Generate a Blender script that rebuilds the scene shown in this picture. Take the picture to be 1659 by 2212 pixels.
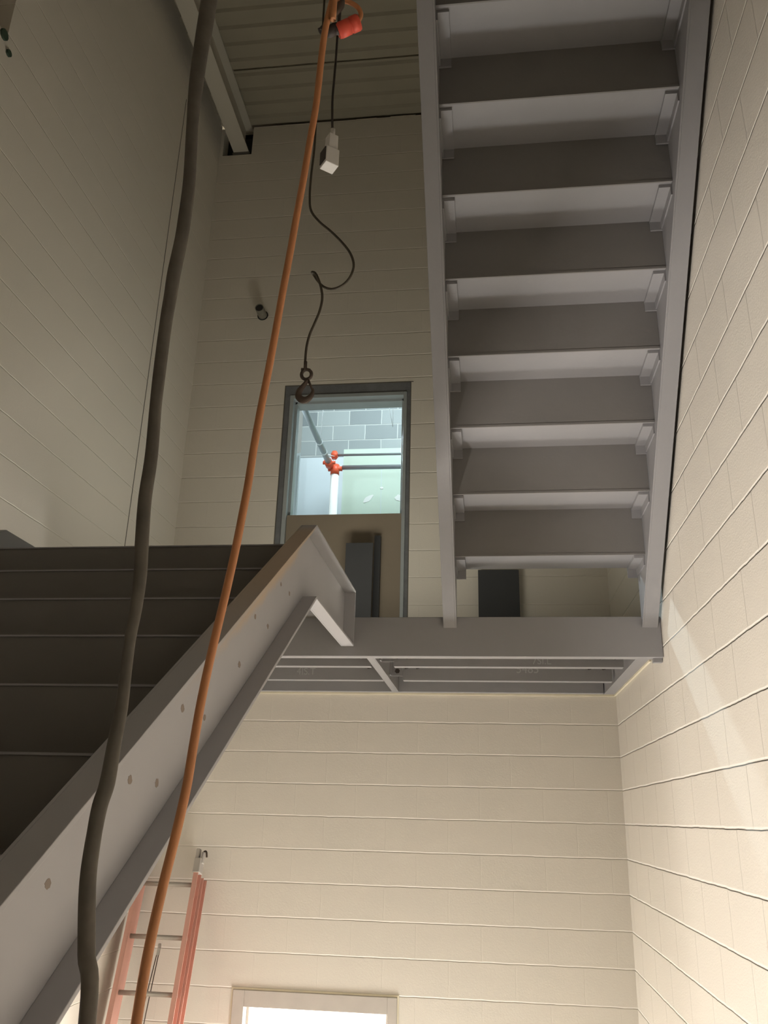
import bpy, bmesh, math, random
from mathutils import Vector, Matrix
random.seed(7)
SC = bpy.context.scene
for o in list(bpy.data.objects): bpy.data.objects.remove(o)
COL = SC.collection

# ---------------------------------------------------------------- camera
# world: X right, Y towards the back wall, Z up, the camera's eye is the origin (metres)
RIGHT = Vector((0.9926678364, 0.1183034178, 0.0247965286))
UP = Vector((0.0175535321, -0.3440594221, 0.9387837811))
FWD = Vector((-0.1195928092, 0.9314651982, 0.3436133650))
cd = bpy.data.cameras.new('camera'); cam = bpy.data.objects.new('camera', cd); COL.objects.link(cam)
cam.matrix_world = Matrix(((RIGHT.x, UP.x, -FWD.x, 0), (RIGHT.y, UP.y, -FWD.y, 0), (RIGHT.z, UP.z, -FWD.z, 0), (0, 0, 0, 1)))
cd.sensor_fit = 'HORIZONTAL'; cd.sensor_width = 36.0; cd.lens = 36.0 * 1800.0 / 1659.0
cd.clip_start = 0.02; cd.clip_end = 100
SC.camera = cam

# ---------------------------------------------------------------- world, lights, exposure
w = bpy.data.worlds.new('world'); SC.world = w; w.use_nodes = True
w.node_tree.nodes['Background'].inputs[0].default_value = (1.0, 0.975, 0.945, 1)      # overcast sky, seen only through the lower doorway
w.node_tree.nodes['Background'].inputs[1].default_value = 30.0
SC.view_settings.view_transform = 'Standard'; SC.view_settings.look = 'None'
SC.view_settings.gamma = 1.0; SC.view_settings.exposure = 0.30
SC.view_settings.use_curve_mapping = False

def area(name, loc, target, sx, sy, power, col):
    l = bpy.data.lights.new(name, 'AREA'); l.shape = 'RECTANGLE'; l.size = sx; l.size_y = sy
    l.energy = power; l.color = col
    o = bpy.data.objects.new(name, l); COL.objects.link(o); o.location = loc
    o.rotation_euler = (Vector(target) - Vector(loc)).to_track_quat('-Z', 'Y').to_euler()
    return o
# sky portal in the lower doorway (guides the sampling only)
pt = area('doorway_portal', (-1.083, 6.0, -2.2), (-1.083, 0.0, -2.2), 0.95, 2.2, 1, (1, 1, 1)); pt.data.cycles.is_portal = True
# added fill below, standing in for daylight pooled on the floor by the doorway
area('fill_light_below', (-0.7, 5.1, -3.1), (-0.7, 4.6, 3.0), 0.6, 0.6, 60, (1.0, 0.97, 0.93))
# unseen fill beside the stair, added to brighten the right wall past the blocker
area('fill_light_beside_stair', (-1.69, 1.3, -1.74), (0.845, 2.6, 2.4), 0.06, 0.45, 100, (1.0, 0.93, 0.88))
# added upward fill for the upper walls, hidden behind the landing beam
area('fill_light_on_landing', (-0.78, 4.58, 0.98), (-0.9, 4.3, 4.0), 0.7, 0.3, 14, (1.0, 0.95, 0.82))
# lamps of the lit room behind the upper doorway
area('room_ceiling_light', (-0.6, 7.4, 5.6), (-1.2, 8.6, 3.6), 1.6, 0.6, 80, (0.78, 0.95, 1.0))
def point(name, loc, power, col, r):
    l = bpy.data.lights.new(name, 'POINT'); l.energy = power; l.color = col; l.shadow_soft_size = r
    o = bpy.data.objects.new(name, l); COL.objects.link(o); o.location = loc; return o
point('room_work_lamp', (-2.1, 6.95, 3.5), 14, (0.75, 0.92, 1.0), 0.06)
def spot(name, loc, target, power, col, ang, r):
    l = bpy.data.lights.new(name, 'SPOT'); l.energy = power; l.color = col; l.spot_size = math.radians(ang); l.spot_blend = 0.4; l.shadow_soft_size = r
    o = bpy.data.objects.new(name, l); COL.objects.link(o); o.location = loc
    o.rotation_euler = (Vector(target) - Vector(loc)).to_track_quat('-Z', 'Y').to_euler(); return o
spot('room_work_lamp_head', (-2.05, 6.9, 3.5), (0.845, 4.25, 1.05), 240, (0.72, 0.9, 1.0), 24, 0.04)

# ---------------------------------------------------------------- materials
def new_mat(name):
    m = bpy.data.materials.new(name); m.use_nodes = True; nt = m.node_tree
    b = nt.nodes['Principled BSDF']; return m, nt, b
def mth(nt, op, a, b=None, c=None, clamp=False):
    n = nt.nodes.new('ShaderNodeMath'); n.operation = op; n.use_clamp = clamp
    for i, v in enumerate((a, b, c)):
        if v is None: continue
        if isinstance(v, (int, float)): n.inputs[i].default_value = v
        else: nt.links.new(v, n.inputs[i])
    return n.outputs[0]
def noise(nt, vec, scale, detail=3, rough=0.55):
    n = nt.nodes.new('ShaderNodeTexNoise'); n.inputs['Scale'].default_value = scale
    n.inputs['Detail'].default_value = detail; n.inputs['Roughness'].default_value = rough
    nt.links.new(vec, n.inputs['Vector']); return n.outputs['Fac']
def mixc(nt, fac, a, b):
    n = nt.nodes.new('ShaderNodeMix'); n.data_type = 'RGBA'
    if isinstance(fac, (int, float)): n.inputs[0].default_value = fac
    else: nt.links.new(fac, n.inputs[0])
    for i, v in ((6, a), (7, b)):
        if isinstance(v, tuple): n.inputs[i].default_value = (*v[:3], 1)
        else: nt.links.new(v, n.inputs[i])
    return n.outputs[2]
def pos(nt):
    g = nt.nodes.new('ShaderNodeNewGeometry'); return g.outputs['Position']
def bump(nt, b, h, dist, strength=1.0):
    n = nt.nodes.new('ShaderNodeBump'); n.inputs['Distance'].default_value = dist
    n.inputs['Strength'].default_value = strength
    nt.links.new(h, n.inputs['Height']); nt.links.new(n.outputs['Normal'], b.inputs['Normal'])

def block_wall(name, axis, col, col2, u0, zoff, mortar=None, hw=0.006, vw=0.0028, dist=0.006, block_var=0.0, vk=0.5):
    m, nt, b = new_mat(name)
    p = pos(nt); s = nt.nodes.new('ShaderNodeSeparateXYZ'); nt.links.new(p, s.inputs[0])
    u = s.outputs['X' if axis == 'x' else 'Y']; z = s.outputs['Z']
    wob = mth(nt, 'MULTIPLY', mth(nt, 'SUBTRACT', noise(nt, p, 9, 2), 0.5), 0.008)
    zz = mth(nt, 'DIVIDE', mth(nt, 'ADD', mth(nt, 'SUBTRACT', z, zoff), wob), 0.2032)
    row = mth(nt, 'FLOOR', zz)
    fz = mth(nt, 'ABSOLUTE', mth(nt, 'SUBTRACT', zz, mth(nt, 'ROUND', zz)))
    dz = mth(nt, 'MULTIPLY', fz, 0.2032)
    par = mth(nt, 'MULTIPLY', mth(nt, 'FLOORED_MODULO', row, 2.0), 0.5)
    uu = mth(nt, 'ADD', mth(nt, 'DIVIDE', mth(nt, 'ADD', mth(nt, 'SUBTRACT', u, u0), wob), 0.4064), par)
    fu = mth(nt, 'ABSOLUTE', mth(nt, 'SUBTRACT', uu, mth(nt, 'ROUND', uu)))
    du = mth(nt, 'MULTIPLY', fu, 0.4064)
    def groove(d, wdt):   # 0 in the joint, 1 on the block
        mr = nt.nodes.new('ShaderNodeMapRange'); mr.interpolation_type = 'SMOOTHSTEP'
        mr.inputs[1].default_value = wdt * 0.25; mr.inputs[2].default_value = wdt * 1.35
        nt.links.new(d, mr.inputs[0]); return mr.outputs[0]
    gz = groove(dz, hw); gu = groove(du, vw)
    grain = noise(nt, p, 130, 3, 0.7)
    big = noise(nt, p, 1.7, 3)
    h = mth(nt, 'ADD', mth(nt, 'ADD', gz, mth(nt, 'MULTIPLY', gu, vk)), mth(nt, 'MULTIPLY', grain, 0.22))
    bump(nt, b, h, dist)
    c = mixc(nt, big, col, col2)
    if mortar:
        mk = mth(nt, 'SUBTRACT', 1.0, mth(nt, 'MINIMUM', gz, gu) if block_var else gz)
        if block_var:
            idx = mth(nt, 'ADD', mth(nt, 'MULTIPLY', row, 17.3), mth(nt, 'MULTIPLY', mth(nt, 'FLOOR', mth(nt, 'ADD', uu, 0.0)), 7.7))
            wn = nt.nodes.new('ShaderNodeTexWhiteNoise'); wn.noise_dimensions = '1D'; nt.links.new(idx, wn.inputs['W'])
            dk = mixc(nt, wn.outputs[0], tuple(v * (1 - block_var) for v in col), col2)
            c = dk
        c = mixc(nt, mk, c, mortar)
    # painted walls: paler bed joints stand in for light caught from below
    nt.links.new(c, b.inputs['Base Color']); b.inputs['Roughness'].default_value = 0.55
    b.inputs['Specular IOR Level'].default_value = 0.35
    return m
CREAM = (0.72, 0.67, 0.585); CREAM2 = (0.69, 0.65, 0.57)
M = {}
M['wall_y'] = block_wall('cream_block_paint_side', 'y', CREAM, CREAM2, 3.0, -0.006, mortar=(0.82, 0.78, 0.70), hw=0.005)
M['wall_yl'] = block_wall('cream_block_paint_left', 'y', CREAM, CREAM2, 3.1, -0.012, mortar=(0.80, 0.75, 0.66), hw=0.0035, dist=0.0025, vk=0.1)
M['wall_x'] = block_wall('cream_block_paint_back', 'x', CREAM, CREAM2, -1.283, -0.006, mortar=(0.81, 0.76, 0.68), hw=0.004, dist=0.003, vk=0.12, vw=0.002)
M['block_raw'] = block_wall('raw_grey_block', 'x', (0.30, 0.33, 0.34), (0.38, 0.41, 0.41), -1.66, 4.19 - 0.2032 * 20, mortar=(0.62, 0.64, 0.62), hw=0.006, vw=0.006, dist=0.004, block_var=0.25)

def simple(name, col, rough=0.6, metal=0.0, var=0.12, sc=8, bmp=0.0, bsc=60, spec=0.4):
    m, nt, b = new_mat(name); p = pos(nt)
    n = noise(nt, p, sc, 4)
    c = mixc(nt, n, tuple(v * (1 - var) for v in col), tuple(min(1, v * (1 + var)) for v in col))
    nt.links.new(c, b.inputs['Base Color']); b.inputs['Roughness'].default_value = rough
    b.inputs['Metallic'].default_value = metal; b.inputs['Specular IOR Level'].default_value = spec
    if bmp: bump(nt, b, noise(nt, p, bsc, 3), bmp)
    return m
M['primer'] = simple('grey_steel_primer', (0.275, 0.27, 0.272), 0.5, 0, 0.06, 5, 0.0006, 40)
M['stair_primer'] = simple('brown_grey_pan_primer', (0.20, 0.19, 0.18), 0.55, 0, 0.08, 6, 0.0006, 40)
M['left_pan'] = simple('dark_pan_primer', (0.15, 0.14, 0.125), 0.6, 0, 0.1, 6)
M['deck'] = simple('painted_deck_metal', (0.34, 0.31, 0.24), 0.6, 0, 0.08, 3)
M['beam_paint'] = simple('painted_beam', (0.52, 0.49, 0.42), 0.55, 0, 0.06, 3)
M['void'] = simple('dark_cavity', (0.03, 0.028, 0.025), 0.9)
M['concrete'] = simple('concrete', (0.42, 0.40, 0.37), 0.85, 0, 0.12, 2, 0.002, 30)
M['raw_jamb'] = simple('raw_dark_masonry_edge', (0.16, 0.165, 0.17), 0.8, 0, 0.3, 14, 0.002, 80)
M['door_metal'] = simple('galvanised_door_frame', (0.42, 0.46, 0.47), 0.4, 0.3, 0.08, 9)
M['door_cream'] = simple('painted_door_frame', (0.50, 0.46, 0.41), 0.5)
M['plywood'] = simple('plywood_sheet', (0.26, 0.215, 0.16), 0.7, 0, 0.18, 3, 0.0008, 30)
M['slate'] = simple('dark_grey_panel_board', (0.055, 0.057, 0.060), 0.6, 0, 0.1, 5)
M['drywall_blue'] = simple('bluish_drywall', (0.66, 0.72, 0.76), 0.8, 0, 0.03, 2)
M['drywall_green'] = simple('greenish_drywall', (0.62, 0.72, 0.62), 0.8, 0, 0.03, 2)
M['plaster'] = simple('white_joint_compound', (0.86, 0.87, 0.84), 0.8, 0, 0.03, 8)
M['pipe'] = simple('grey_sprinkler_pipe', (0.34, 0.37, 0.39), 0.4, 0.5, 0.1, 10)
M['red'] = simple('orange_red_fitting', (0.80, 0.12, 0.05), 0.45, 0, 0.1, 20)
M['rod'] = simple('bright_hanger_rod', (0.85, 0.88, 0.9), 0.3, 0.2, 0.05, 20)
M['rope_dark'] = simple('worn_dark_grey_sheath', (0.105, 0.094, 0.076), 0.75, 0, 0.45, 22, 0.004, 18)
M['orange'] = simple('orange_cord_jacket', (0.50, 0.215, 0.09), 0.55, 0, 0.25, 14, 0.0015, 25)
M['black'] = simple('black_cord', (0.045, 0.035, 0.03), 0.6)
M['wire'] = simple('dark_wire_rope', (0.085, 0.07, 0.05), 0.6, 0.2, 0.25, 60)
M['hook'] = simple('rusty_dark_iron', (0.10, 0.075, 0.06), 0.6, 0.3, 0.2, 30)
M['coral'] = simple('coral_red_plastic', (0.72, 0.10, 0.06), 0.5, 0, 0.08, 20)
M['white'] = simple('off_white_plastic', (0.72, 0.70, 0.66), 0.5, 0, 0.04, 20)
M['pinkrail'] = simple('faded_orange_fibreglass', (0.66, 0.36, 0.29), 0.5, 0, 0.1, 9)
M['alu'] = simple('dull_aluminium', (0.50, 0.47, 0.42), 0.45, 0.6, 0.1, 20)
M['capgrey'] = simple('grey_plastic_cap', (0.45, 0.42, 0.38), 0.6)
M['stub'] = simple('weathered_pipe', (0.20, 0.185, 0.15), 0.7, 0, 0.3, 40)
M['mark'] = simple('pale_mill_mark', (0.40, 0.395, 0.40), 0.6)
M['caulk'] = simple('dark_joint_line', (0.12, 0.11, 0.09), 0.8)
M['palecaulk'] = simple('cream_caulk', (0.72, 0.66, 0.50), 0.7)
M['spot'] = simple('rust_brown_weld_mark', (0.25, 0.205, 0.17), 0.8)
M['green'] = simple('dark_green_conduit', (0.04, 0.07, 0.045), 0.7)
# near stringer: primer with an ochre stain along the head of the web
def stringer_mat():
    m, nt, b = new_mat('grey_primer_with_ochre_stain'); p = pos(nt)
    s = nt.nodes.new('ShaderNodeSeparateXYZ'); nt.links.new(p, s.inputs[0])
    top = mth(nt, 'ADD', mth(nt, 'MULTIPLY', mth(nt, 'SUBTRACT', s.outputs['Y'], 3.092), 0.638), 1.091)
    d = mth(nt, 'SUBTRACT', top, s.outputs['Z'])
    n = noise(nt, p, 10, 4)
    d2 = mth(nt, 'ADD', d, mth(nt, 'MULTIPLY', mth(nt, 'SUBTRACT', n, 0.5), 0.06))
    r1 = nt.nodes.new('ShaderNodeMapRange'); r1.inputs[1].default_value = 0.125; r1.inputs[2].default_value = 0.095
    nt.links.new(d2, r1.inputs[0])
    r2 = nt.nodes.new('ShaderNodeMapRange'); r2.inputs[1].default_value = 1.9; r2.inputs[2].default_value = 2.5
    nt.links.new(s.outputs['Y'], r2.inputs[0])
    r3 = nt.nodes.new('ShaderNodeMapRange'); r3.inputs[1].default_value = 3.08; r3.inputs[2].default_value = 3.0
    nt.links.new(s.outputs['Y'], r3.inputs[0])
    f = mth(nt, 'MULTIPLY', mth(nt, 'MULTIPLY', mth(nt, 'MULTIPLY', r1.outputs[0], r2.outputs[0]), r3.outputs[0]), 0.55)
    c0 = mixc(nt, noise(nt, p, 5, 4), (0.36, 0.355, 0.365), (0.40, 0.395, 0.40))
    c = mixc(nt, f, c0, (0.55, 0.38, 0.20))
    nt.links.new(c, b.inputs['Base Color']); b.inputs['Roughness'].default_value = 0.5
    b.inputs['Specular IOR Level'].default_value = 0.4
    return m
M['stringer'] = stringer_mat()

# ---------------------------------------------------------------- mesh helpers
def add_box(bm, x0, x1, y0, y1, z0, z1):
    v = [bm.verts.new(c) for c in ((x0, y0, z0), (x1, y0, z0), (x1, y1, z0), (x0, y1, z0), (x0, y0, z1), (x1, y0, z1), (x1, y1, z1), (x0, y1, z1))]
    for f in ((3, 2, 1, 0), (4, 5, 6, 7), (0, 1, 5, 4), (1, 2, 6, 5), (2, 3, 7, 6), (3, 0, 4, 7)):
        bm.faces.new([v[i] for i in f])
def prism_yz(bm, pts, x0, x1):
    a = [bm.verts.new((x0, y, z)) for y, z in pts]; b = [bm.verts.new((x1, y, z)) for y, z in pts]
    n = len(pts); bm.faces.new(a); bm.faces.new(b[::-1])
    for i in range(n):
        j = (i + 1) % n; bm.faces.new((a[j], a[i], b[i], b[j]))
def prism_xz(bm, pts, y0, y1):
    a = [bm.verts.new((x, y0, z)) for x, z in pts]; b = [bm.verts.new((x, y1, z)) for x, z in pts]
    n = len(pts); bm.faces.new(a); bm.faces.new(b[::-1])
    for i in range(n):
        j = (i + 1) % n; bm.faces.new((a[j], a[i], b[i], b[j]))
def add_box_at(bm, c, ex, ey, ez, hx, hy, hz):
    c = Vector(c); v = []
    for k in (-1, 1):
        for i, j in ((-1, -1), (1, -1), (1, 1), (-1, 1)):
            v.append(bm.verts.new(c + ex * hx * i + ey * hy * j + ez * hz * k))
    for f in ((3, 2, 1, 0), (4, 5, 6, 7), (0, 1, 5, 4), (1, 2, 6, 5), (2, 3, 7, 6), (3, 0, 4, 7)):
        bm.faces.new([v[i] for i in f])
def smooth_path(pts, rad, sub=6):
    pts = [Vector(p) for p in pts]; out = []; rr = []
    if not isinstance(rad, (list, tuple)): rad = [rad] * len(pts)
    n = len(pts)
    for i in range(n - 1):
        p0 = pts[max(i - 1, 0)]; p1 = pts[i]; p2 = pts[i + 1]; p3 = pts[min(i + 2, n - 1)]
        for k in range(sub):
            t = k / sub
            out.append(0.5 * ((2 * p1) + (p2 - p0) * t + (2 * p0 - 5 * p1 + 4 * p2 - p3) * t * t + (3 * p1 - p0 - 3 * p2 + p3) * t ** 3))
            rr.append(rad[i] * (1 - t) + rad[i + 1] * t)
    out.append(pts[-1]); rr.append(rad[-1]); return out, rr
def add_tube(bm, path, rad, seg=12, closed=False, flat=1.0):
    if not isinstance(rad, (list, tuple)): rad = [rad] * len(path)
    path = [Vector(p) for p in path]; n = len(path); rings = []
    ref = Vector((0.31, 0.2, 0.93))
    t0 = (path[1] - path[0]).normalized()
    if abs(t0.dot(ref.normalized())) > 0.95: ref = Vector((1, 0, 0))
    nrm = (ref - t0 * ref.dot(t0)).normalized()
    for i in range(n):
        if closed: t = (path[(i + 1) % n] - path[i - 1]).normalized()
        else: t = (path[min(i + 1, n - 1)] - path[max(i - 1, 0)]).normalized()
        nrm = (nrm - t * nrm.dot(t)).normalized(); bn = t.cross(nrm)
        rings.append([bm.verts.new(path[i] + (nrm * math.cos(a) + bn * math.sin(a) * flat) * rad[i]) for a in [2 * math.pi * k / seg for k in range(seg)]])
    rng = range(n) if closed else range(n - 1)
    for i in rng:
        a = rings[i]; b = rings[(i + 1) % n]
        for k in range(seg):
            f = bm.faces.new((a[k], a[(k + 1) % seg], b[(k + 1) % seg], b[k])); f.smooth = True
    if not closed:
        bm.faces.new(rings[0][::-1]); bm.faces.new(rings[-1])
def add_cyl(bm, a, b, r, seg=20):
    add_tube(bm, [Vector(a), Vector(b)], r, seg)
def obj(name, bm, m, parent=None, bevel=0.0, loc=None):
    bmesh.ops.recalc_face_normals(bm, faces=bm.faces[:])
    me = bpy.data.meshes.new(name); bm.to_mesh(me); bm.free()
    me.materials.append(m)
    o = bpy.data.objects.new(name, me); COL.objects.link(o)
    if parent is not None:
        o.parent = parent; o.matrix_parent_inverse = parent.matrix_world.inverted()
    if bevel:
        md = o.modifiers.new('bevel', 'BEVEL'); md.width = bevel; md.segments = 2; md.limit_method = 'ANGLE'
    return o
def B(): return bmesh.new()
def box(name, m, x0, x1, y0, y1, z0, z1, parent=None, bevel=0.0):
    bm = B(); add_box(bm, x0, x1, y0, y1, z0, z1); return obj(name, bm, m, parent, bevel)
def tag(o, label=None, cat=None, group=None, kind=None):
    if label: o['label'] = label
    if cat: o['category'] = cat
    if group: o['group'] = group
    if kind: o['kind'] = kind
    return o
def thing(name, loc, label, cat, group=None):
    o = bpy.data.objects.new(name, None); COL.objects.link(o); o.location = loc; o.empty_display_size = 0.1
    o.matrix_world = Matrix.Translation(Vector(loc))
    return tag(o, label, cat, group)
def struct(name, bm, m, label=None):
    o = obj(name, bm, m); o['kind'] = 'structure'
    if label: o['label'] = label
    return o
def ray(px, py):
    return RIGHT * ((px - 829.5) / 1800.0) - UP * ((py - 1106.0) / 1800.0) + FWD
def at_depth(px, py, d): return ray(px, py) * d          # point at an axial distance d from the eye
def at_x(px, py, x): r = ray(px, py); return r * (x / r.x)
def at_y(px, py, y): r = ray(px, py); return r * (y / r.y)

# ---------------------------------------------------------------- room shell
XL, XR, YB, YF = -2.33, 0.845, 5.75, -2.2
ZF, ZC, ZLAND = -3.26, 5.93, 0.955
def wall_plate(bm, u0, u1, z0, z1, holes, a, b, axis):
    """wall between planes a (face) and b (back); u along the wall, rectangular holes (u0,u1,z0,z1)"""
    us = sorted({u0, u1, *[h[0] for h in holes], *[h[1] for h in holes]}); zs = sorted({z0, z1, *[h[2] for h in holes], *[h[3] for h in holes]})
    for i in range(len(us) - 1):
        for j in range(len(zs) - 1):
            uc = (us[i] + us[i + 1]) / 2; zc = (zs[j] + zs[j + 1]) / 2
            if any(h[0] < uc < h[1] and h[2] < zc < h[3] for h in holes): continue
            if axis == 'x': add_box(bm, us[i], us[i + 1], min(a, b), max(a, b), zs[j], zs[j + 1])
            else: add_box(bm, min(a, b), max(a, b), us[i], us[i + 1], zs[j], zs[j + 1])
    bmesh.ops.remove_doubles(bm, verts=bm.verts[:], dist=1e-5)
    # drop the coincident inner faces
    seen = {}
    for f in bm.faces:
        k = tuple(sorted(v.index for v in f.verts)); seen.setdefault(k, []).append(f)
def fix(bm):
    bm.verts.index_update(); seen = {}
    for f in bm.faces: seen.setdefault(tuple(sorted(v.index for v in f.verts)), []).append(f)
    bmesh.ops.delete(bm, geom=[f for fs in seen.values() if len(fs) > 1 for f in fs], context='FACES')
UD = (-1.556, -0.552, ZLAND, 3.206)      # upper rough opening
LD = (-1.603, -0.579, ZF, -1.029)        # lower opening
POCK = (-2.30, -2.03, 5.585, 6.0)        # beam pocket
bm = B(); wall_plate(bm, XL - 0.2, XR + 0.2, ZF, 5.895, [UD, LD, (POCK[0], POCK[1], POCK[2], 5.895)], YB, YB + 0.2, 'x'); fix(bm)
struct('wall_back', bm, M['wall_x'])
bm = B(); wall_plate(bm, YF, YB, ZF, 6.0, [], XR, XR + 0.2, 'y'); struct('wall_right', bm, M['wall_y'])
bm = B(); wall_plate(bm, YF, YB, ZF, 6.0, [(2.35, 2.845, 3.62, 4.5)], XL, XL - 0.2, 'y'); fix(bm)
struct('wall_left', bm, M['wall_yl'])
bm = B(); add_box(bm, XL - 0.2, XR + 0.2, YF - 0.2, YF, ZF, 6.0); struct('wall_front', bm, M['wall_x'])
bm = B(); add_box(bm, XL - 0.2, XR + 0.2, YF, YB + 0.2, ZF - 0.15, ZF); struct('floor', bm, M['concrete'])
# the storey the photographer stands on
bm = B(); add_box(bm, XL, XR, YF, -1.15, -1.78, -1.62); add_box(bm, -0.6, XR, -1.15, 0.25, -1.78, -1.62)
struct('floor_upper', bm, M['concrete'])
# steel roof deck, ribs run left-right
bm = B(); prof = []; y = YF - 0.1; P = 0.1524
while y < YB + 0.3:
    prof += [(y, ZC + 0.022), (y + 0.045, ZC + 0.022), (y + 0.062, ZC), (y + P - 0.017, ZC)]
    y += P
top = [(prof[-1][0], ZC + 0.06), (prof[0][0], ZC + 0.06)]
prism_yz(bm, prof + top, XL - 0.2, XR + 0.2)
struct('ceiling', bm, M['deck'])
box('trim_1', M['void'], XL, XR, YB + 0.12, YB + 0.2, 5.88, 5.96)['kind'] = 'structure'    # dark gap between wall head and deck
# irregular mortar / fireproofing along the wall head
bm = B(); x = -2.02
while x < XR:
    dx = random.uniform(0.1, 0.3); h = random.uniform(-0.012, 0.012)
    add_box(bm, x, min(XR, x + dx), YB + 0.004, YB + 0.1, 5.86, 5.897 + h); x += dx
struct('trim_2', bm, M['wall_x'])
# seam between two deck sheets
box('trim_3', M['deck'], -2.05, XR, 5.165, 5.185, ZC - 0.004, ZC)['kind'] = 'structure'
# control joint in the left wall
box('trim_4', M['caulk'], XL - 0.001, XL + 0.0015, 4.928, 4.936, 0.0, 5.4)['kind'] = 'structure'
# cavities behind the pocket and the niche
bm = B(); add_box(bm, POCK[0], POCK[1], YB + 0.12, YB + 0.2, POCK[2], 6.0); struct('trim_5', bm, M['void'])
bm = B(); add_box(bm, XL - 0.2, XL - 0.12, 2.35, 2.845, 3.62, 4.5); struct('trim_6', bm, M['wall_yl'])

bm = B(); add_box(bm, XL, -1.150, 1.95, 2.0, ZF, -0.76); struct('wall_light_blocker', bm, M['wall_yl'])  # unseen partition, added to cut the fill's beam and edge the right-wall shadow
# ---------------------------------------------------------------- roof beam
t = thing('roof_beam', (-2.127, 2.0, 5.613), 'painted steel roof beam under the corrugated deck, running along the left wall', 'beam')
BX0, BX1, BZ = -2.196, -2.058, 5.613
box('bottom_flange', M['beam_paint'], BX0, BX1, YF, YB + 0.06, BZ, BZ + 0.012, t)
box('web', M['beam_paint'], -2.131, -2.123, YF, YB + 0.06, BZ + 0.012, ZC - 0.012, t)
box('top_flange', M['beam_paint'], BX0, BX1, YF, YB + 0.06, ZC - 0.012, ZC - 0.0005, t)
box('bearing_plate', M['caulk'], BX0 - 0.01, BX1 + 0.01, YB - 0.006, YB + 0.08, BZ - 0.014, BZ - 0.0005, t)

# ---------------------------------------------------------------- upper doorway with the lit room behind it
# raw strip between paint edge and frame, then the metal frame
D = thing('door_1', (-1.05, YB, ZLAND), None, None); D['kind'] = 'structure'
IX0, IX1, IZ = -1.480, -0.608, 3.088
bm = B(); add_box(bm, UD[0] + 0.004, IX0 - 0.03, YB + 0.004, YB + 0.198, ZLAND, UD[3] - 0.004); add_box(bm, IX1 + 0.026, UD[1] - 0.004, YB + 0.004, YB + 0.198, ZLAND, UD[3] - 0.004)
add_box(bm, IX0 - 0.03, IX1 + 0.026, YB + 0.004, YB + 0.198, IZ + 0.03, UD[3] - 0.004)
obj('raw_surround', bm, M['raw_jamb'], D)
bm = B()
add_box(bm, UD[0] - 0.003, UD[0] + 0.004, YB - 0.001, YB + 0.01, 1.3, UD[3]); add_box(bm, UD[1] - 0.004, UD[1] + 0.003, YB - 0.001, YB + 0.01, ZLAND, UD[3])
add_box(bm, UD[0] - 0.003, UD[1] + 0.02, YB - 0.001, YB + 0.01, UD[3] - 0.004, UD[3] + 0.003)
obj('cut_line', bm, M['caulk'], D)
bm = B()
for a, b in ((IX0 - 0.03, IX0), (IX1, IX1 + 0.026)):
    add_box(bm, a, b, YB - 0.006, YB + 0.06, ZLAND, IZ + 0.03)
    add_box(bm, a, b, YB + 0.14, YB + 0.206, ZLAND, IZ + 0.03)
add_box(bm, IX0 - 0.03, IX0 + 0.018, YB + 0.06, YB + 0.14, ZLAND, IZ + 0.03)
add_box(bm, IX1 - 0.018, IX1 + 0.026, YB + 0.06, YB + 0.14, ZLAND, IZ + 0.03)
add_box(bm, IX0, IX1, YB - 0.006, YB + 0.06, IZ, IZ + 0.03)
add_box(bm, IX0, IX1, YB + 0.06, YB + 0.14, IZ - 0.018, IZ + 0.03)
add_box(bm, IX0, IX1, YB + 0.14, YB + 0.206, IZ, IZ + 0.03)
obj('door_frame', bm, M['door_metal'], D, 0.002)
# plywood sheet closing the lower half
t = thing('plywood_sheet', (-1.04, 5.78, ZLAND), 'brown plywood sheet closing the lower half of the upper doorway', 'board')
box('board', M['plywood'], IX0 + 0.003, IX1 - 0.003, YB + 0.02, YB + 0.038, ZLAND + 0.002, 2.116, t)
bm = B(); add_box(bm, -0.80, -0.755, YB - 0.025, YB + 0.019, ZLAND + 0.002, 1.93)
obj('batten', bm, M['slate'], t)
tag(box('panel_board', M['slate'], -0.985, -0.79, 5.585, 5.61, ZLAND + 0.001, 1.83, None, 0.002),
    'dark grey board leaning in front of the plywood in the upper doorway', 'panel', 'dark boards on the landing')
tag(box('panel_board', M['slate'], -0.052, 0.232, 5.70, 5.745, ZLAND + 0.001, 1.655, None, 0.002),
    'dark grey square board against the back wall, seen below the upper flight', 'panel', 'dark boards on the landing')

# room beyond
RX0, RX1, RY = -2.26, 2.2, 9.3
bm = B(); add_box(bm, RX0, RX1, RY, RY + 0.15, 0.9, 6.3); struct('wall_room_back', bm, M['block_raw'])
bm = B(); add_box(bm, RX0 - 0.12, RX0, YB + 0.2, RY + 0.15, 0.9, 6.3); struct('wall_room_left', bm, M['concrete'])
bm = B(); add_box(bm, RX1, RX1 + 0.12, YB + 0.2, RY + 0.15, 0.9, 6.3); struct('wall_room_right', bm, M['drywall_blue'])
bm = B(); add_box(bm, RX0, RX1, YB + 0.2, RY, 6.15, 6.3); struct('ceiling_room', bm, M['concrete'])
bm = B(); add_box(bm, XL - 0.2, RX1, YB + 0.2, RY, 0.80, ZLAND); struct('floor_room', bm, M['concrete'])
bm = B(); add_box(bm, XR + 0.2, RX1, YB + 0.05, YB + 0.2, 0.9, 6.3); add_box(bm, XL - 0.2, XR + 0.2, YB + 0.2, YB + 0.201, 5.9, 6.3); struct('wall_room_front', bm, M['drywall_blue'])
bm = B(); add_box(bm, RX0, -1.66, 9.0, 9.1, ZLAND, 4.03); struct('partition_left', bm, M['drywall_blue'], 'bluish drywall panel of the lit room')
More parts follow.
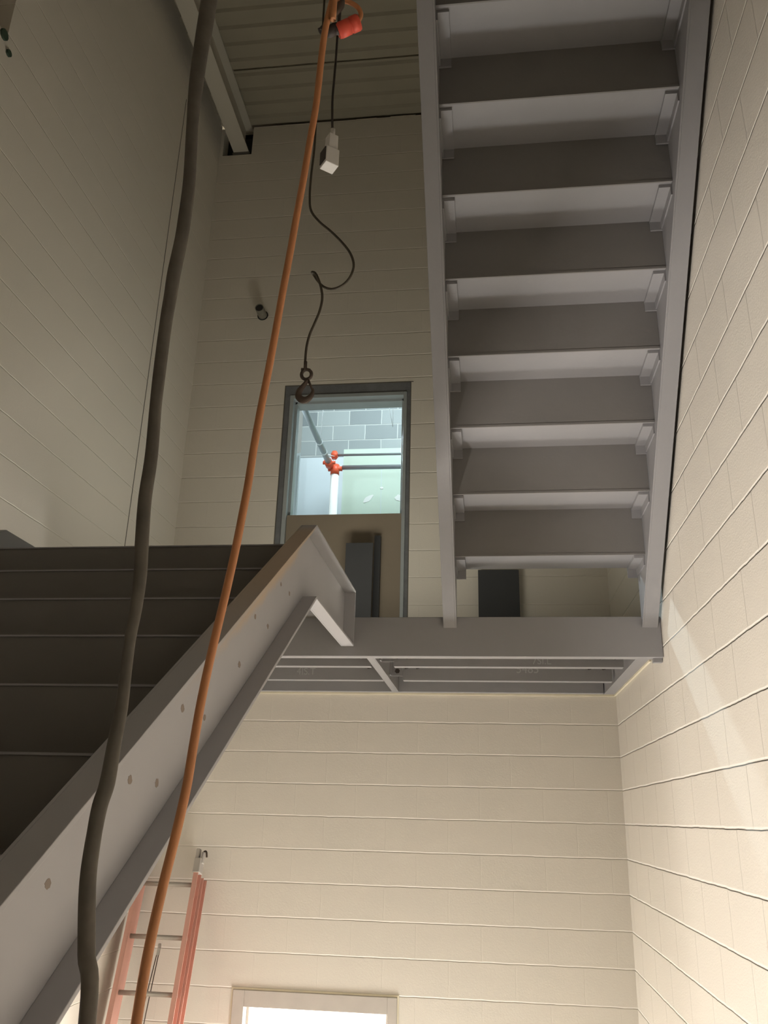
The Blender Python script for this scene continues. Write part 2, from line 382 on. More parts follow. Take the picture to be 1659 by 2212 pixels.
bm = B(); add_box(bm, -1.66, RX1, 9.0, 9.1, ZLAND, 4.13); struct('partition_right', bm, M['drywall_green'], 'greenish drywall of the lit room')
bm = B(); add_box(bm, -1.20, -1.195, 8.998, 9.0, 2.5, 3.9); struct('trim_7', bm, M['drywall_blue'])
def blob(cx, cz, rx, rz, ang, y):
    bm = B(); n = 14; pts = []
    for k in range(n):
        a = 2 * math.pi * k / n; r = random.uniform(0.8, 1.15)
        x, z = rx * r * math.cos(a), rz * r * math.sin(a)
        pts.append((cx + x * math.cos(ang) - z * math.sin(ang), cz + x * math.sin(ang) + z * math.cos(ang)))
    prism_xz(bm, pts, y, y + 0.003); return bm
for i, (cx, cz, rx, rz, ang, lab) in enumerate(((-1.345, 3.49, 0.075, 0.03, 0.7, 'white smear of joint compound low on the greenish wall beside the pipe riser'),
        (-0.985, 3.49, 0.05, 0.04, 0, 'round white dab of joint compound at the right edge of the upper doorway'),
        (-1.19, 3.62, 0.018, 0.014, 0, 'tiny white dab of joint compound above the smear'))):
    tag(obj('plaster_patch', blob(cx, cz, rx, rz, ang, 8.996), M['plaster']), lab, 'plaster', 'joint compound on the greenish wall')
# steel stud at the room's left corner
t = thing('steel_stud', (-2.12, 8.62, ZLAND), 'galvanised steel stud at the left edge of the lit room', 'stud')
box('web', M['door_metal'], -2.20, -2.10, 8.64, 8.643, ZLAND, 3.93, t)
box('flange', M['door_metal'], -2.20, -2.197, 8.60, 8.64, ZLAND, 3.93, t); box('flange', M['door_metal'], -2.103, -2.10, 8.60, 8.64, ZLAND, 3.93, t)
# sprinkler piping
S = thing('sprinkler_main', (-1.731, 8.6, 3.733), 'grey sprinkler main with coupling bands running back to the red fittings', 'pipe')
bm = B(); add_cyl(bm, (-1.735, 6.4, 3.733), (-1.731, 8.58, 3.733), 0.032); obj('pipe', bm, M['pipe'], S)
for yy in (7.92, 8.18):
    bm = B(); add_cyl(bm, (-1.732, yy, 3.733), (-1.732, yy + 0.02, 3.733), 0.036); obj('band', bm, M['rod'], S)
bm = B(); add_cyl(bm, (-1.735, 8.44, 3.733), (-1.735, 8.56, 3.733), 0.046); add_cyl(bm, (-1.80, 8.5, 3.74), (-1.66, 8.5, 3.74), 0.02); obj('coupling', bm, M['red'], S)
R_ = thing('sprinkler_riser', (-1.683, 8.62, ZLAND), 'white vertical sprinkler riser topped by a red coupling in the lit room', 'pipe')
bm = B(); add_cyl(bm, (-1.683, 8.62, ZLAND), (-1.683, 8.62, 3.64), 0.045, 28); obj('pipe', bm, M['plaster'], R_)
bm = B(); add_cyl(bm, (-1.683, 8.62, 3.64), (-1.683, 8.62, 3.76), 0.05, 24); add_cyl(bm, (-1.76, 8.62, 3.715), (-1.60, 8.62, 3.715), 0.028); obj('coupling', bm, M['red'], R_)
Lp = thing('branch_pipe', (-1.6, 8.62, 3.728), 'lower thicker horizontal grey pipe branching right from the red fitting', 'pipe', 'horizontal pipes in the lit room')
bm = B(); add_cyl(bm, (-1.597, 8.62, 3.728), (1.9, 8.62, 3.70), 0.026); obj('pipe', bm, M['pipe'], Lp)
Up_ = thing('branch_pipe', (-1.7, 8.62, 3.885), 'upper thinner horizontal grey pipe with a red fitting at its left end', 'pipe', 'horizontal pipes in the lit room')
bm = B(); add_cyl(bm, (-1.66, 8.62, 3.885), (1.9, 8.62, 3.86), 0.014); obj('pipe', bm, M['pipe'], Up_)
bm = B(); add_cyl(bm, (-1.697, 8.62, 3.84), (-1.697, 8.62, 3.93), 0.03); add_cyl(bm, (-1.73, 8.62, 3.885), (-1.66, 8.62, 3.885), 0.034); obj('coupling', bm, M['red'], Up_)
bm = B(); add_cyl(bm, (-1.697, 8.62, 3.76), (-1.697, 8.62, 3.84), 0.012); add_cyl(bm, (-1.78, 8.5, 3.85), (-1.69, 8.6, 3.86), 0.006); obj('nipple', bm, M['rod'], Up_)
def rod(name, pts, r, lab):
    bm = B(); add_tube(bm, [Vector(p) for p in pts], r, 8); tag(obj(name, bm, M['rod']), lab, 'rod', 'thin hangers in the lit room')
rod('hanger_rod', [(-1.735, 8.0, 3.768), (-1.712, 8.0, 4.9), (-1.71, 8.0, 6.15)], 0.004, 'thin bright rod holding the sprinkler main')
rod('hanger_rod', [(-0.957, 8.0, 3.92), (-1.02, 8.0, 4.25), (-1.14, 8.0, 6.15)], 0.0025, 'left one of two thin wires meeting near the doorway head at right')
rod('hanger_rod', [(-0.955, 8.0, 3.925), (-0.962, 8.0, 4.25), (-0.962, 8.0, 6.15)], 0.0025, 'right, upright one of two thin wires meeting near the doorway head at right')

# ---------------------------------------------------------------- lower doorway
D = thing('door_2', (-1.09, YB, ZF), None, None); D['kind'] = 'structure'
JX0, JX1, JZ = -1.53, -0.637, -1.122
bm = B()
for a, b, ys in ((LD[0] - 0.001, JX0, 0), (JX1, LD[1] + 0.001, 0)):
    add_box(bm, a, b, YB - 0.012, YB + 0.2, ZF, LD[3])
add_box(bm, JX0, JX1, YB - 0.012, YB + 0.2, JZ, LD[3])
obj('door_frame', bm, M['door_cream'], D, 0.003)
bm = B(); add_box(bm, JX0 - 0.001, JX0 + 0.016, YB + 0.07, YB + 0.12, ZF, JZ); add_box(bm, JX1 - 0.016, JX1 + 0.001, YB + 0.07, YB + 0.12, ZF, JZ); add_box(bm, JX0, JX1, YB + 0.07, YB + 0.12, JZ - 0.016, JZ)
obj('door_stop', bm, M['door_cream'], D)
bm = B(); add_box(bm, LD[0] - 0.012, LD[0] - 0.001, YB - 0.004, YB + 0.01, ZF, LD[3] + 0.012); add_box(bm, LD[1] + 0.001, LD[1] + 0.012, YB - 0.004, YB + 0.01, ZF, LD[3] + 0.012); add_box(bm, LD[0] - 0.001, LD[1] + 0.001, YB - 0.004, YB + 0.01, LD[3], LD[3] + 0.012)
obj('caulk_bead', bm, M['palecaulk'], D)
bm = B(); add_box(bm, -14, 14, YB + 0.2, 34, ZF - 0.16, ZF - 0.01); struct('ground_outside', bm, M['concrete'])
bm = B(); add_box(bm, -3.3, -3.0, YB + 0.2, 9.0, ZF - 0.01, 0.79); struct('wall_sky_blocker', bm, M['concrete'])  # unseen wall added to block sky light and shade the right wall's far end

# ---------------------------------------------------------------- intermediate landing (steel frame)
FY = 4.13                                                        # front face of the landing beam
T = thing('stair_landing', (-0.75, 4.9, 0.755), 'grey primed steel landing frame at the back wall between the two flights', 'landing')
def channel_x(bm, x0, x1, y, z0, z1, fl, th=0.007):              # web at y, toes towards +Y
    add_box(bm, x0, x1, y, y + th, z0, z1); add_box(bm, x0, x1, y + th, y + fl, z0, z0 + 0.009); add_box(bm, x0, x1, y + th, y + fl, z1 - 0.009, z1)
def channel_y(bm, x, y0, y1, z0, z1, fl, th=0.007):              # web at x, toes towards sign(fl)
    a, b = sorted((x, x + math.copysign(th, fl))); add_box(bm, a, b, y0, y1, z0, z1)
    a, b = sorted((x + math.copysign(th, fl), x + fl)); add_box(bm, a, b, y0, y1, z0, z0 + 0.009); add_box(bm, a, b, y0, y1, z1 - 0.009, z1)
bm = B(); channel_x(bm, XL + 0.002, XR - 0.002, FY, 0.755, 0.953, 0.066); obj('front_beam', bm, M['primer'], T, 0.0015)
bm = B(); channel_y(bm, -0.598, 4.14, 5.685, 0.80, 0.945, -0.045); obj('cross_channel', bm, M['primer'], T, 0.001)
bm = B(); channel_y(bm, 0.765, 4.14, 5.745, 0.80, 0.945, 0.075); add_box(bm, 0.70, 0.765, 4.14, 4.5, 0.85, 0.945); obj('cross_channel', bm, M['primer'], T, 0.001)
bm = B(); channel_y(bm, -2.26, 4.14, 5.745, 0.80, 0.945, -0.06); obj('cross_channel', bm, M['primer'], T, 0.001)
bm = B(); channel_x(bm, -2.2, 0.76, 5.69, 0.80, 0.945, 0.055); obj('ledger_channel', bm, M['primer'], T, 0.001)
js = {}
for (y, xs) in ((4.688, ((-2.2, -0.655), (-0.523, 0.742))), (5.19, ((-2.2, -0.645), (-0.52, 0.748)))):
    for k, (a, b) in enumerate(xs):
        bm = B(); channel_x(bm, a, b, y, 0.80, 0.93, 0.056); js[(y, k)] = obj('joist', bm, M['primer'], T, 0.001)
        lo, hi = ((a, -0.606), (None, None))[0] if k == 0 else (-0.596, a)
# clip angles from joists to the cross channel
for y in (4.688, 5.19):
    for a, b in ((-0.655, -0.644), (-0.597, -0.523)):
        bm = B(); add_box(bm, a, b, y - 0.008, y, 0.825, 0.935); add_box(bm, (-0.606 if a > -0.6 else -0.652), (-0.590 if a > -0.6 else -0.644), y - 0.06, y, 0.825, 0.935); obj('clip_angle', bm, M['primer'], T)
for (x, y) in ((-0.715, 4.688), (-0.50, 4.688), (-0.445, 4.688), (0.62, 4.688), (0.70, 4.688), (-0.555, 5.19)):
    bm = B(); add_cyl(bm, (x, y + 0.5 - 0.0 if False else y - 0.001, 0.855), (x, y - 0.012, 0.855), 0.016, 6); obj('bolt', bm, M['black'], T)
for (x, y) in ((-0.735, 5.19), (-0.50, 5.19), (-0.43, 5.19), (0.615, 5.19), (0.70, 5.19)):
    bm = B(); add_cyl(bm, (x, y - 0.001, 0.885), (x, y - 0.012, 0.885), 0.018, 6); obj('bolt', bm, M['black'], T)
box('deck_pan', M['stair_primer'], XL + 0.01, XR - 0.01, FY + 0.005, 5.74, 0.9455, 0.9545, T)
bm = B(); add_box(bm, 0.80, XR - 0.003, FY + 0.03, FY + 0.06, 0.735, 0.7545); obj('bearing_clip', bm, M['primer'], T)
def mark(txt, x, y, z, size, parent, flip=True):
    c = bpy.data.curves.new('mill_mark', 'FONT'); c.body = txt; c.size = size; c.extrude = 0.0006; c.align_x = 'CENTER'; c.align_y = 'CENTER'
    tmp = bpy.data.objects.new('tmp', c); COL.objects.link(tmp)
    dg = bpy.context.evaluated_depsgraph_get(); me = bpy.data.meshes.new_from_object(tmp.evaluated_get(dg)); bpy.data.objects.remove(tmp)
    me.name = 'mill_mark'; me.materials.clear(); me.materials.append(M['mark'])
    o = bpy.data.objects.new('mill_mark', me); COL.objects.link(o)
    o.matrix_world = Matrix.Translation((x, y, z)) @ Matrix.Rotation(math.radians(90), 4, 'X')
    o.parent = parent; return o
# mill marks, rolled upside-down on the joist webs
mark('7SI.L', 0.30, 4.687, 0.832, 0.055, js[(4.688, 1)])
mark('5485', 0.245, 5.189, 0.870, 0.07, js[(5.19, 1)])
mark('4IS.T', -1.135, 5.189, 0.850, 0.06, js[(5.19, 0)])
mark('JNIS', -1.13, 5.189, 0.895, 0.05, js[(5.19, 0)])
box('caulk_bead', M['palecaulk'], -1.9, XR - 0.004, YB - 0.012, YB - 0.001, 0.788, 0.800, T)
bm = B(); add_box(bm, XR - 0.012, XR - 0.001, 4.45, 5.74, 0.790, 0.800); obj('caulk_bead', bm, M['palecaulk'], T)

# ---------------------------------------------------------------- lower flight (rises away from the viewer on the left)
SL = 0.638
F1 = thing('steel_stair', (-1.36, -1.0, -1.6), 'closed-riser grey steel stair flight at left, rising away to the landing', 'stair')
def T1(y): return 1.091 + SL * (y - 3.092)
def B1(y): return 0.804 + SL * (y - 3.163)
def c_stringer(name, web, toe, m, parent):
    th = math.copysign(0.008, toe - web); bm = B()
    Tp = [(-1.0, T1(-1.0)), (3.092, 1.091), (FY - 0.002, 1.091)]; Bp = [(-1.0, B1(-1.0)), (3.163, 0.804), (FY - 0.002, 0.804)]
    prism_yz(bm, Tp + Bp[::-1], *sorted((web, web + th)))
    ft = 0.011
    Ti = [(-1.0, T1(-1.0) - ft * 1.19), (3.092 + ft * 0.29, 1.091 - ft), (FY - 0.002, 1.091 - ft)]
    Bi = [(-1.0, B1(-1.0) + ft * 1.19), (3.163 - ft * 0.29, 0.804 + ft), (FY - 0.002, 0.804 + ft)]
    a, b = sorted((web + th, toe))
    for Q, R in ((Tp, Ti), (Bi, Bp)):
        for i in range(2):
            prism_yz(bm, [Q[i], Q[i + 1], R[i + 1], R[i]], a, b)
    add_box(bm, a, b, FY - 0.012, FY - 0.002, 0.815, 1.080)
    return obj(name, bm, m, parent, 0.0012)
c_stringer('stringer', -0.730, -0.665, M['stringer'], F1)
c_stringer('stringer', -1.990, -2.055, M['primer'], F1)
Y0, Z0, R1, T_1 = 2.935, 0.955, 0.1715, 0.268
for k in range(0, 15):
    y, z = Y0 - T_1 * k, Z0 - R1 * k
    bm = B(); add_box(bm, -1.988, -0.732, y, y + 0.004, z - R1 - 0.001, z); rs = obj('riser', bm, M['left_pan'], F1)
    bm = B(); add_box(bm, -1.988, -0.732, y - 0.006, y + 0.004, z - 0.001, z + 0.004); obj('nosing', bm, M['primer'], rs)  # paler primer on the lip stands in for the light it catches
    if k:
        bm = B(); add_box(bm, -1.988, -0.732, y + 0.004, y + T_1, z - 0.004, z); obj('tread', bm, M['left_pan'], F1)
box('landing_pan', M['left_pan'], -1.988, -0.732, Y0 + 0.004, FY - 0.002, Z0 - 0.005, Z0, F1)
def z5(x, y): return (500 + x / 3.318, 1080 + y / 3.318)
def z6(x, y): return (x / 2.765, 1080 + y / 2.765)
def z7(x, y): return (x / 2.37, 1700 + y / 2.37)
for p, r in ((z5(355, 605), .010), (z5(415, 672), .011), (z5(170, 835), .011), (z5(260, 905), .011), (z5(56, 1180), .012), (z6(1090, 1245), .012), (z6(1222, 1300), .010),
             (z6(775, 1673), .011), (z6(937, 1690), .011), (z7(245, 493), .011)):
    q = at_x(p[0], p[1], -0.722); bm = B(); pts = [(q.y + r * random.uniform(.75, 1.2) * math.cos(a), q.z + r * 0.8 * random.uniform(.75, 1.2) * math.sin(a)) for a in [2 * math.pi * i / 16 for i in range(16)]]
    prism_yz(bm, pts, -0.7225, -0.7215); obj('weld_mark', bm, M['spot'], F1)

# ---------------------------------------------------------------- upper flight (rises towards the viewer on the right)
F2 = thing('steel_stair', (0.3, 4.1, 0.9), 'steep grey steel stair flight at upper right seen from beneath, resting on the landing beam', 'stair')
S2 = 0.99; R2, T2 = 0.2325, 0.235; Y1, Z1 = 3.90, 1.204; YE = 1.35
def soff(y): return 0.897 + S2 * (FY - y)
VT = 0.43
for web, toe in ((-0.147, -0.214), (0.754, 0.828)):
    th = math.copysign(0.008, toe - web); bm = B()
    ye = FY - 0.001
    prism_yz(bm, [(YE, soff(YE)), (ye, soff(ye)), (ye, soff(ye) + VT), (YE, soff(YE) + VT)], *sorted((web, web + th)))
    a, b = sorted((web + th, toe)); ft = 0.016
    prism_yz(bm, [(YE, soff(YE)), (ye, soff(ye)), (ye, soff(ye) + ft), (YE, soff(YE) + ft)], a, b)
    prism_yz(bm, [(YE, soff(YE) + VT - ft), (ye, soff(ye) + VT - ft), (ye, soff(ye) + VT), (YE, soff(YE) + VT)], a, b)
    obj('stringer', bm, M['primer'], F2, 0.0012)
NS = 11
for k in range(1, NS + 1):
    y, z = Y1 - T2 * (k - 1), Z1 + R2 * (k - 1)
    bm = B(); add_box(bm, -0.146, 0.753, y + 0.0035, y + T2, z, z + 0.004); tr = obj('tread', bm, M['primer'], F2)
    if k < NS:
        bm = B(); add_box(bm, -0.146, 0.753, y, y + 0.0035, z - 0.004, z + R2); add_box(bm, -0.146, 0.753, y - 0.003, y, z - 0.004, z + 0.006); obj('riser', bm, M['stair_primer'], F2)
    for a, b in ((-0.1465, -0.098), (0.705, 0.7535)):
        bm = B(); add_box(bm, a, b, y + 0.02, y + T2 + 0.002, z - 0.014, z - 0.001); add_box(bm, a, b, y + T2 - 0.012, y + T2 - 0.004, z - 0.055, z - 0.014)
        s_ = (a, a + 0.006) if a < 0 else (b - 0.006, b)
        add_box(bm, *s_, y + 0.02, y + T2 - 0.004, z - 0.05, z - 0.014)
        obj('bracket', bm, M['primer'], tr)
# upper platform that carries the head of the flight
yt, zt = Y1 - T2 * (NS - 1), Z1 + R2 * NS
T3 = thing('upper_platform', (0.3, 0.3, 3.6), 'grey steel platform at the head of the steep upper flight', 'landing')
bm = B(); channel_x(bm, -0.2, XR - 0.003, YE - 0.09, soff(YE) + 0.0, soff(YE) + 0.3, 0.06); obj('front_beam', bm, M['primer'], T3)
box('deck_pan', M['stair_primer'], -0.2, XR - 0.003, -0.6, YE - 0.1, soff(YE) + 0.28, soff(YE) + 0.30, T3)

# ---------------------------------------------------------------- pipe stub in the back wall
t = thing('pipe_stub', (-1.793, YB, 3.877), 'short open pipe stub sticking out of the upper back wall', 'pipe')
bm = B(); n = 28
rings = []
for (yy, r) in ((YB + 0.03, 0.036), (YB - 0.115, 0.036), (YB - 0.115, 0.031), (YB + 0.03, 0.031)):
    rings.append([bm.verts.new((-1.793 + r * math.cos(2 * math.pi * k / n), yy, 3.874 + r * math.sin(2 * math.pi * k / n))) for k in range(n)])
for a, b in ((0, 1), (1, 2), (2, 3)):
    for k in range(n): bm.faces.new((rings[a][k], rings[a][(k + 1) % n], rings[b][(k + 1) % n], rings[b][k]))
bm.faces.new(rings[3]); obj('pipe', bm, M['stub'], t)
bm = B(); add_cyl(bm, (-1.793, YB - 0.111, 3.874), (-1.793, YB + 0.02, 3.874), 0.030, 24); obj('dark_bore', bm, M['void'], t)
bm = B(); add_cyl(bm, (-1.793, YB - 0.002, 3.874), (-1.793, YB + 0.01, 3.874), 0.046, 28); obj('hole_edge', bm, M['void'], t)
# conduits in the niche at the far upper left
for (yy, zz_, r, lab) in ((2.815, 3.60, 0.028, 'dark green conduit end above, in the niche at the top left edge'), (2.875, 3.545, 0.018, 'small dark conduit end just outside the lower corner of the left wall niche')):
    bm = B(); add_cyl(bm, (XL - 0.02, yy, zz_), (XL + 0.012, yy, zz_), r, 10); tag(obj('conduit_end', bm, M['green']), lab, 'conduit', 'conduit ends on the left wall')

# ---------------------------------------------------------------- extension ladder against the back wall
lean = 0.268
def lp(z): return 5.71 - lean * (-0.27 - z)         # y of the ladder's plane at height z
LZ0 = ZF + 0.003
A = Vector((0, lean, 1)).normalized(); N = Vector((0, 1, -lean)).normalized(); EX = Vector((1, 0, 0))
LD_ = thing('extension_ladder', (-2.05, lp(LZ0) - 0.06, ZF), 'faded orange fibreglass extension ladder leaning on the back wall at lower left', 'ladder')
def rail(name, x, ztop, off, sgn, m, zbot=LZ0, wdt=0.028, dep=0.075):
    bm = B()
    zc = (ztop + zbot) / 2; L = (ztop - zbot) / A.z / 2; c = Vector((x, lp(zc), zc)) + N * off
    add_box_at(bm, c, EX, N, A, 0.003, dep / 2, L)
    for s in (-1, 1): add_box_at(bm, c + EX * sgn * wdt / 2 + N * s * (dep / 2 - 0.0025), EX, N, A, wdt / 2, 0.0025, L)
    return obj(name, bm, m, LD_)
for (xl, xr, ztop, off, nm) in ((-2.228, -1.878, -0.33, -0.05, 'fly'), (-2.246, -1.862, -0.40, 0.03, 'base')):
    rail('rail', xl, ztop, off, -1, M['pinkrail'], LZ0 + 0.02); rail('rail', xr, ztop, off, 1, M['pinkrail'], LZ0 + 0.02)
    z = -0.45 if nm == 'fly' else -0.60
    while z > ZF + 0.1:
        bm = B(); c = Vector((0, lp(z), z)) + N * off
        if nm == 'fly' or z < -1.7:
            add_tube(bm, [Vector((xl, c.y, c.z)), Vector((xr, c.y, c.z))], 0.014, 10)
            rg = obj('rung', bm, M['alu'], LD_)
            for xx in (xl - 0.006, xr + 0.006):
                bm = B(); add_cyl(bm, (xx - 0.006, c.y, c.z - 0.002), (xx + 0.006, c.y, c.z - 0.002), 0.02, 12); obj('rung_plug', bm, M['alu'], rg)
        else: bm.free()
        z -= 0.2945
for xr_ in (-1.878, -2.228):
    sg = 1 if xr_ > -2 else -1
    bm = B(); zc = -0.34; c = Vector((xr_, lp(zc), zc)) - N * 0.05
    add_box_at(bm, c + EX * sg * 0.010, EX, N, A, 0.022, 0.042, 0.045); add_box_at(bm, c + A * 0.07 - EX * 0.004 * sg, EX, N, A, 0.012, 0.02, 0.035); add_box_at(bm, c + A * 0.05 + EX * sg * 0.03, EX, N, A, 0.008, 0.022, 0.035)
    cap = obj('end_cap', bm, M['capgrey'], LD_, 0.005)
    bm = B(); add_tube(bm, smooth_path([c + A * 0.035 + EX * sg * 0.02, c + A * 0.085 + EX * sg * 0.024 + N * 0.01, c + A * 0.09 + EX * sg * 0.045, c + A * 0.055 + EX * sg * 0.055], 0.006)[0], 0.006, 8); obj('hook', bm, M['hook'], cap)
pz = -0.79; pc = Vector((-2.035, lp(pz), pz)) - N * 0.03
bm = B(); add_cyl(bm, pc - EX * 0.006, pc + EX * 0.006, 0.016, 14); add_box_at(bm, pc - A * 0.02, EX, N, A, 0.008, 0.006, 0.03); obj('pulley', bm, M['capgrey'], LD_)
bm = B(); add_tube(bm, [pc - EX * 0.006 - A * 0.02, pc - EX * 0.03 - A * 0.35, pc - EX * 0.06 - A * 1.2], 0.003, 6); add_tube(bm, [pc + EX * 0.004 - A * 0.02, pc - EX * 0.006 - A * 0.35, pc - EX * 0.02 - A * 1.2], 0.003, 6)
obj('pull_rope', bm, M['hook'], LD_)

# ---------------------------------------------------------------- hanging lines
ZTOP = ZC - 0.002
# thick dark sheathed line, plumb
ctr = [(452, 0, 35), (437, 90, 33), (424, 180, 31), (416, 265, 26), (409, 390, 27), (399, 470, 28), (391, 520, 28), (376, 590, 29), (368, 640, 28), (358, 700, 27), (345, 800, 27), (336, 880, 26), (327, 985, 28),
       (313, 1080, 29), (306, 1180, 30), (303, 1240, 29), (294, 1310, 27), (281, 1380, 25), (272, 1450, 25), (262, 1530, 28), (248, 1600, 30), (232, 1690, 34), (216, 1740, 34), (204, 1800, 33), (192, 1880, 35), (188, 1950, 37), (187, 2060, 38), (188, 2212, 38)]
RY_ = 1.12; pts = []; rad = []
for x, y, wd in ctr:
    q = at_y(x, y, RY_); pts.append(q); rad.append(0.5 * wd / 1800.0 * q.dot(FWD))
q0 = pts[0]; pts = [Vector((q0.x + 0.02, RY_, ZTOP)), Vector((q0.x + 0.02, RY_, 3.0)), Vector((q0.x + 0.01, RY_, 2.1))] + pts + [Vector((pts[-1].x, RY_, -0.6)), Vector((pts[-1].x + 0.02, RY_, ZF + 0.03))]
rad = [0.019, 0.019, 0.022] + rad + [0.016, 0.016]
pp, rr = smooth_path(pts, rad); bm = B(); add_tube(bm, pp, rr, 14, flat=0.7)
tag(obj('hanging_cable', bm, M['rope_dark']), 'thick worn dark grey cable hanging plumb in front of the left wall', 'cable')
# orange cord
oc = [(724, -30), (718, 0), (703, 62), (694, 127), (683, 225), (669, 307), (656, 385), (642, 460), (625, 555), (609, 640), (596, 713), (579, 805), (565, 875), (551, 951), (536, 1045), (521, 1125), (507, 1195), (489, 1275), (470, 1355), (452, 1432),
      (434, 1518), (418, 1610), (405, 1690), (391, 1755), (375, 1822), (354, 1905), (332, 2000), (313, 2095), (295, 2206), (280, 2300), (266, 2400)]
pts = []
for x, y in oc: pts.append(at_depth(x, y, 1.62 + (0.92 - 1.62) * (y + 30) / 2242.0))
e0 = pts[0]; e1 = pts[-1]
pts = [Vector((e0.x, e0.y, ZTOP)), Vector((e0.x, e0.y, 3.5)), Vector((e0.x, e0.y, 2.6))] + pts + [e1 + (e1 - pts[-2]) * 1.5, e1 + Vector((-0.06, -0.05, -0.5)), Vector((e1.x - 0.08, 0.2, -1.62 + 0.0068))]
pp, rr = smooth_path(pts, [0.0062] * len(pts)); bm = B(); add_tube(bm, pp, rr, 12)
tag(obj('orange_cord', bm, M['orange']), 'long taut orange extension cord running diagonally from top centre to lower left', 'cord')
# looped orange pigtail with its coral connector, strapped by black cord
K = 1.72
t = thing('cord_connector', at_depth(745, 60, K), 'coral red cord connector on a short orange loop at the top of the photo', 'connector')
a = at_depth(730, 68, K); b = at_depth(776, 47, K); ax = (b - a).normalized()
bm = B(); add_cyl(bm, a, b, 0.0150, 18); add_cyl(bm, a + ax * 0.004, a + (b - a) * 0.55, 0.0162, 18); add_cyl(bm, a + (b - a) * 0.62, b - ax * 0.003, 0.0166, 18); obj('body', bm, M['coral'], t)
bm = B(); pp, rr = smooth_path([at_depth(772, 49, K), at_depth(779, 35, K), at_depth(777, 22, K), at_depth(768, 12, K), at_depth(752, 4, K), at_depth(735, 1, K), at_depth(726, -6, K - 0.03)], 0.005); add_tube(bm, pp, rr, 10); obj('cord_loop', bm, M['orange'], t)
bm = B(); pp, rr = smooth_path([at_depth(738, -4, K), at_depth(736, 12, K - 0.01), at_depth(728, 26, K - 0.02), at_depth(717, 40, K - 0.01)], [0.007, 0.008, 0.006, 0.004]); add_tube(bm, pp, rr, 8); obj('strap', bm, M['hook'], t)
bm = B(); add_tube(bm, smooth_path([at_depth(732, 62, K), at_depth(722, 63, K), at_depth(712, 68, K), at_depth(701, 66, K + .03), at_depth(698, 58, K + .03)], [0.0145, 0.013, 0.011, 0.010, 0.009])[0], 0.012, 10); obj('plug', bm, M['black'], t)
# black drop cord with a pale socket box
t = thing('pendant_socket_box', at_depth(716, 340, 2.2), 'off white stepped socket box hanging from a straight black cord', 'socket box')
DC = [(738, -20), (733, 20), (730, 60), (726, 120), (722, 170), (718, 220), (718, 280)]
q = [at_y(x, y, 2.17) for x, y in DC]; q = [Vector((q[0].x, q[0].y, ZTOP))] + q
bm = B(); pp, rr = smooth_path(q, 0.0042, 4); add_tube(bm, pp, rr, 10); obj('drop_cord', bm, M['black'], t)
c = at_y(719, 284, 2.17); ang = math.radians(38); ex = Vector((math.cos(ang), math.sin(ang), 0)); ey = Vector((-math.sin(ang), math.cos(ang), 0)); ez = Vector((0, 0, 1))
zb = at_y(713, 362, 2.17).z; H = c.z - zb; cx = at_y(711, 360, 2.17)
bm = B(); add_tube(bm, [c + ez * 0.008, c - ez * 0.03], 0.0085, 12)
obj('neck', bm, M['white'], t)
cm = Vector((cx.x, cx.y, zb))
bm = B(); add_box_at(bm, cm + ez * H * 0.64 + ex * 0.004, ex, ey, ez, 0.0165, 0.0165, H * 0.22); obj('plug', bm, M['white'], t, 0.002)
bm = B(); add_box_at(bm, cm + ez * H * 0.22, ex, ey, ez, 0.024, 0.023, H * 0.22); bx = obj('box', bm, M['white'], t, 0.002)
bm = B(); add_box_at(bm, cm + ez * H * 0.24 - ex * 0.0255, ex, ey, ez, 0.0015, 0.019, H * 0.17); obj('socket_face', bm, M['black'], bx)
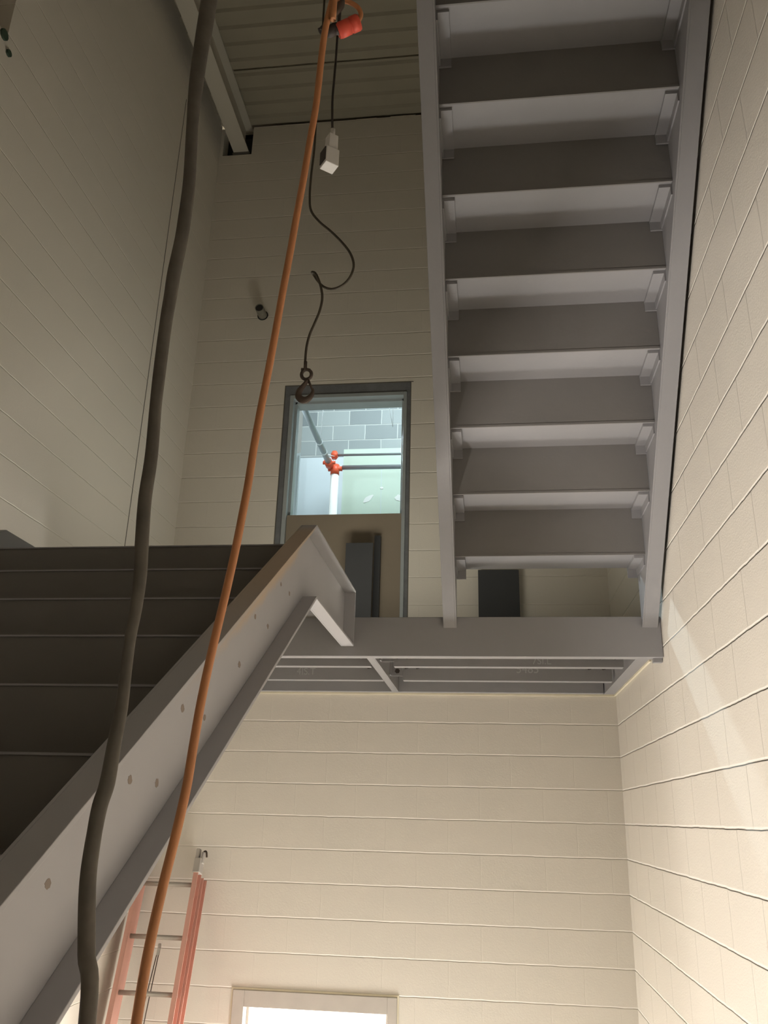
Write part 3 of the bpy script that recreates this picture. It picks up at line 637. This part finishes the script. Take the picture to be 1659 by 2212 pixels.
# wire rope with hoist hook
t = thing('hoist_hook', at_y(660, 860, 2.75), 'rusty hoist hook hanging on a curly dark wire rope in front of the upper doorway', 'hook')
YH = 2.75
wp = [(702, -20, 0), (699, 60, 0), (691, 150, 0), (684, 240, 0), (679, 320, 0), (672, 380, 0), (669, 425, 0), (672, 455, 0), (690, 479, 0), (715, 500, 0), (740, 525, 0), (757, 548, 0), (764, 572, 0), (758, 595, 0), (745, 612, 0.01), (728, 622, 0.02), (712, 624, 0.03), (697, 618, 0.05),
      (685, 605, 0.06), (679, 596, 0.07), (674, 588, 0.05), (681, 590, 0.02), (688, 604, 0), (694, 624, 0), (696, 645, 0), (691, 670, 0), (681, 695, 0), (670, 720, 0), (663, 745, 0), (660, 770, 0), (659, 795, 0)]
q = [at_y(x, y, YH + d) for x, y, d in wp]; q = [Vector((q[0].x, YH, ZTOP))] + q
bm = B(); pp, rr = smooth_path(q, 0.0050, 5); add_tube(bm, pp, rr, 8); obj('wire_rope', bm, M['wire'], t)
s = at_y(660, 860, YH).dot(FWD) / 1800.0      # metres per pixel at the hook
ce = at_y(662, 809, YH); eX = Vector((1, 0.0, 0)).normalized(); eZ = Vector((-0.03, 0, 1)).normalized()
def hp(x, y): return ce + eX * ((x - 662) * s) - eZ * ((y - 809) * s * 1.10)
bm = B(); add_tube(bm, [hp(662 + 11 * math.cos(a_), 809 + 11 * math.sin(a_)) for a_ in [2 * math.pi * i / 24 for i in range(24)]], 3.8 * s, 10, closed=True); obj('eye', bm, M['hook'], t)
bm = B(); add_cyl(bm, hp(650, 797), hp(670, 799), 3.2 * s, 10); add_cyl(bm, hp(659, 780), hp(659, 800), 4.0 * s, 10); obj('ferrule', bm, M['hook'], t)
hk = [(664, 822, 6), (660, 829, 6.5), (653, 838, 8), (647, 847, 9.5), (646, 857, 10.5), (652, 864, 11), (661, 866, 10.5), (669, 862, 9), (675, 855, 7), (677, 847, 5), (676, 841, 3.5)]
pp, rr = smooth_path([hp(x, y) for x, y, r in hk], [r * 0.72 * s for x, y, r in hk]); bm = B(); add_tube(bm, pp, rr, 12); obj('hook_body', bm, M['hook'], t)
bm = B(); add_tube(bm, [hp(666, 822), hp(671, 832), hp(677, 846)], [3.5 * s, 2.6 * s, 2.0 * s], 8); obj('safety_latch', bm, M['hook'], t)
for o in bpy.data.objects:
    if o.type == 'EMPTY' and o.get('label') is None and not o.get('kind'): print('untagged', o.name)
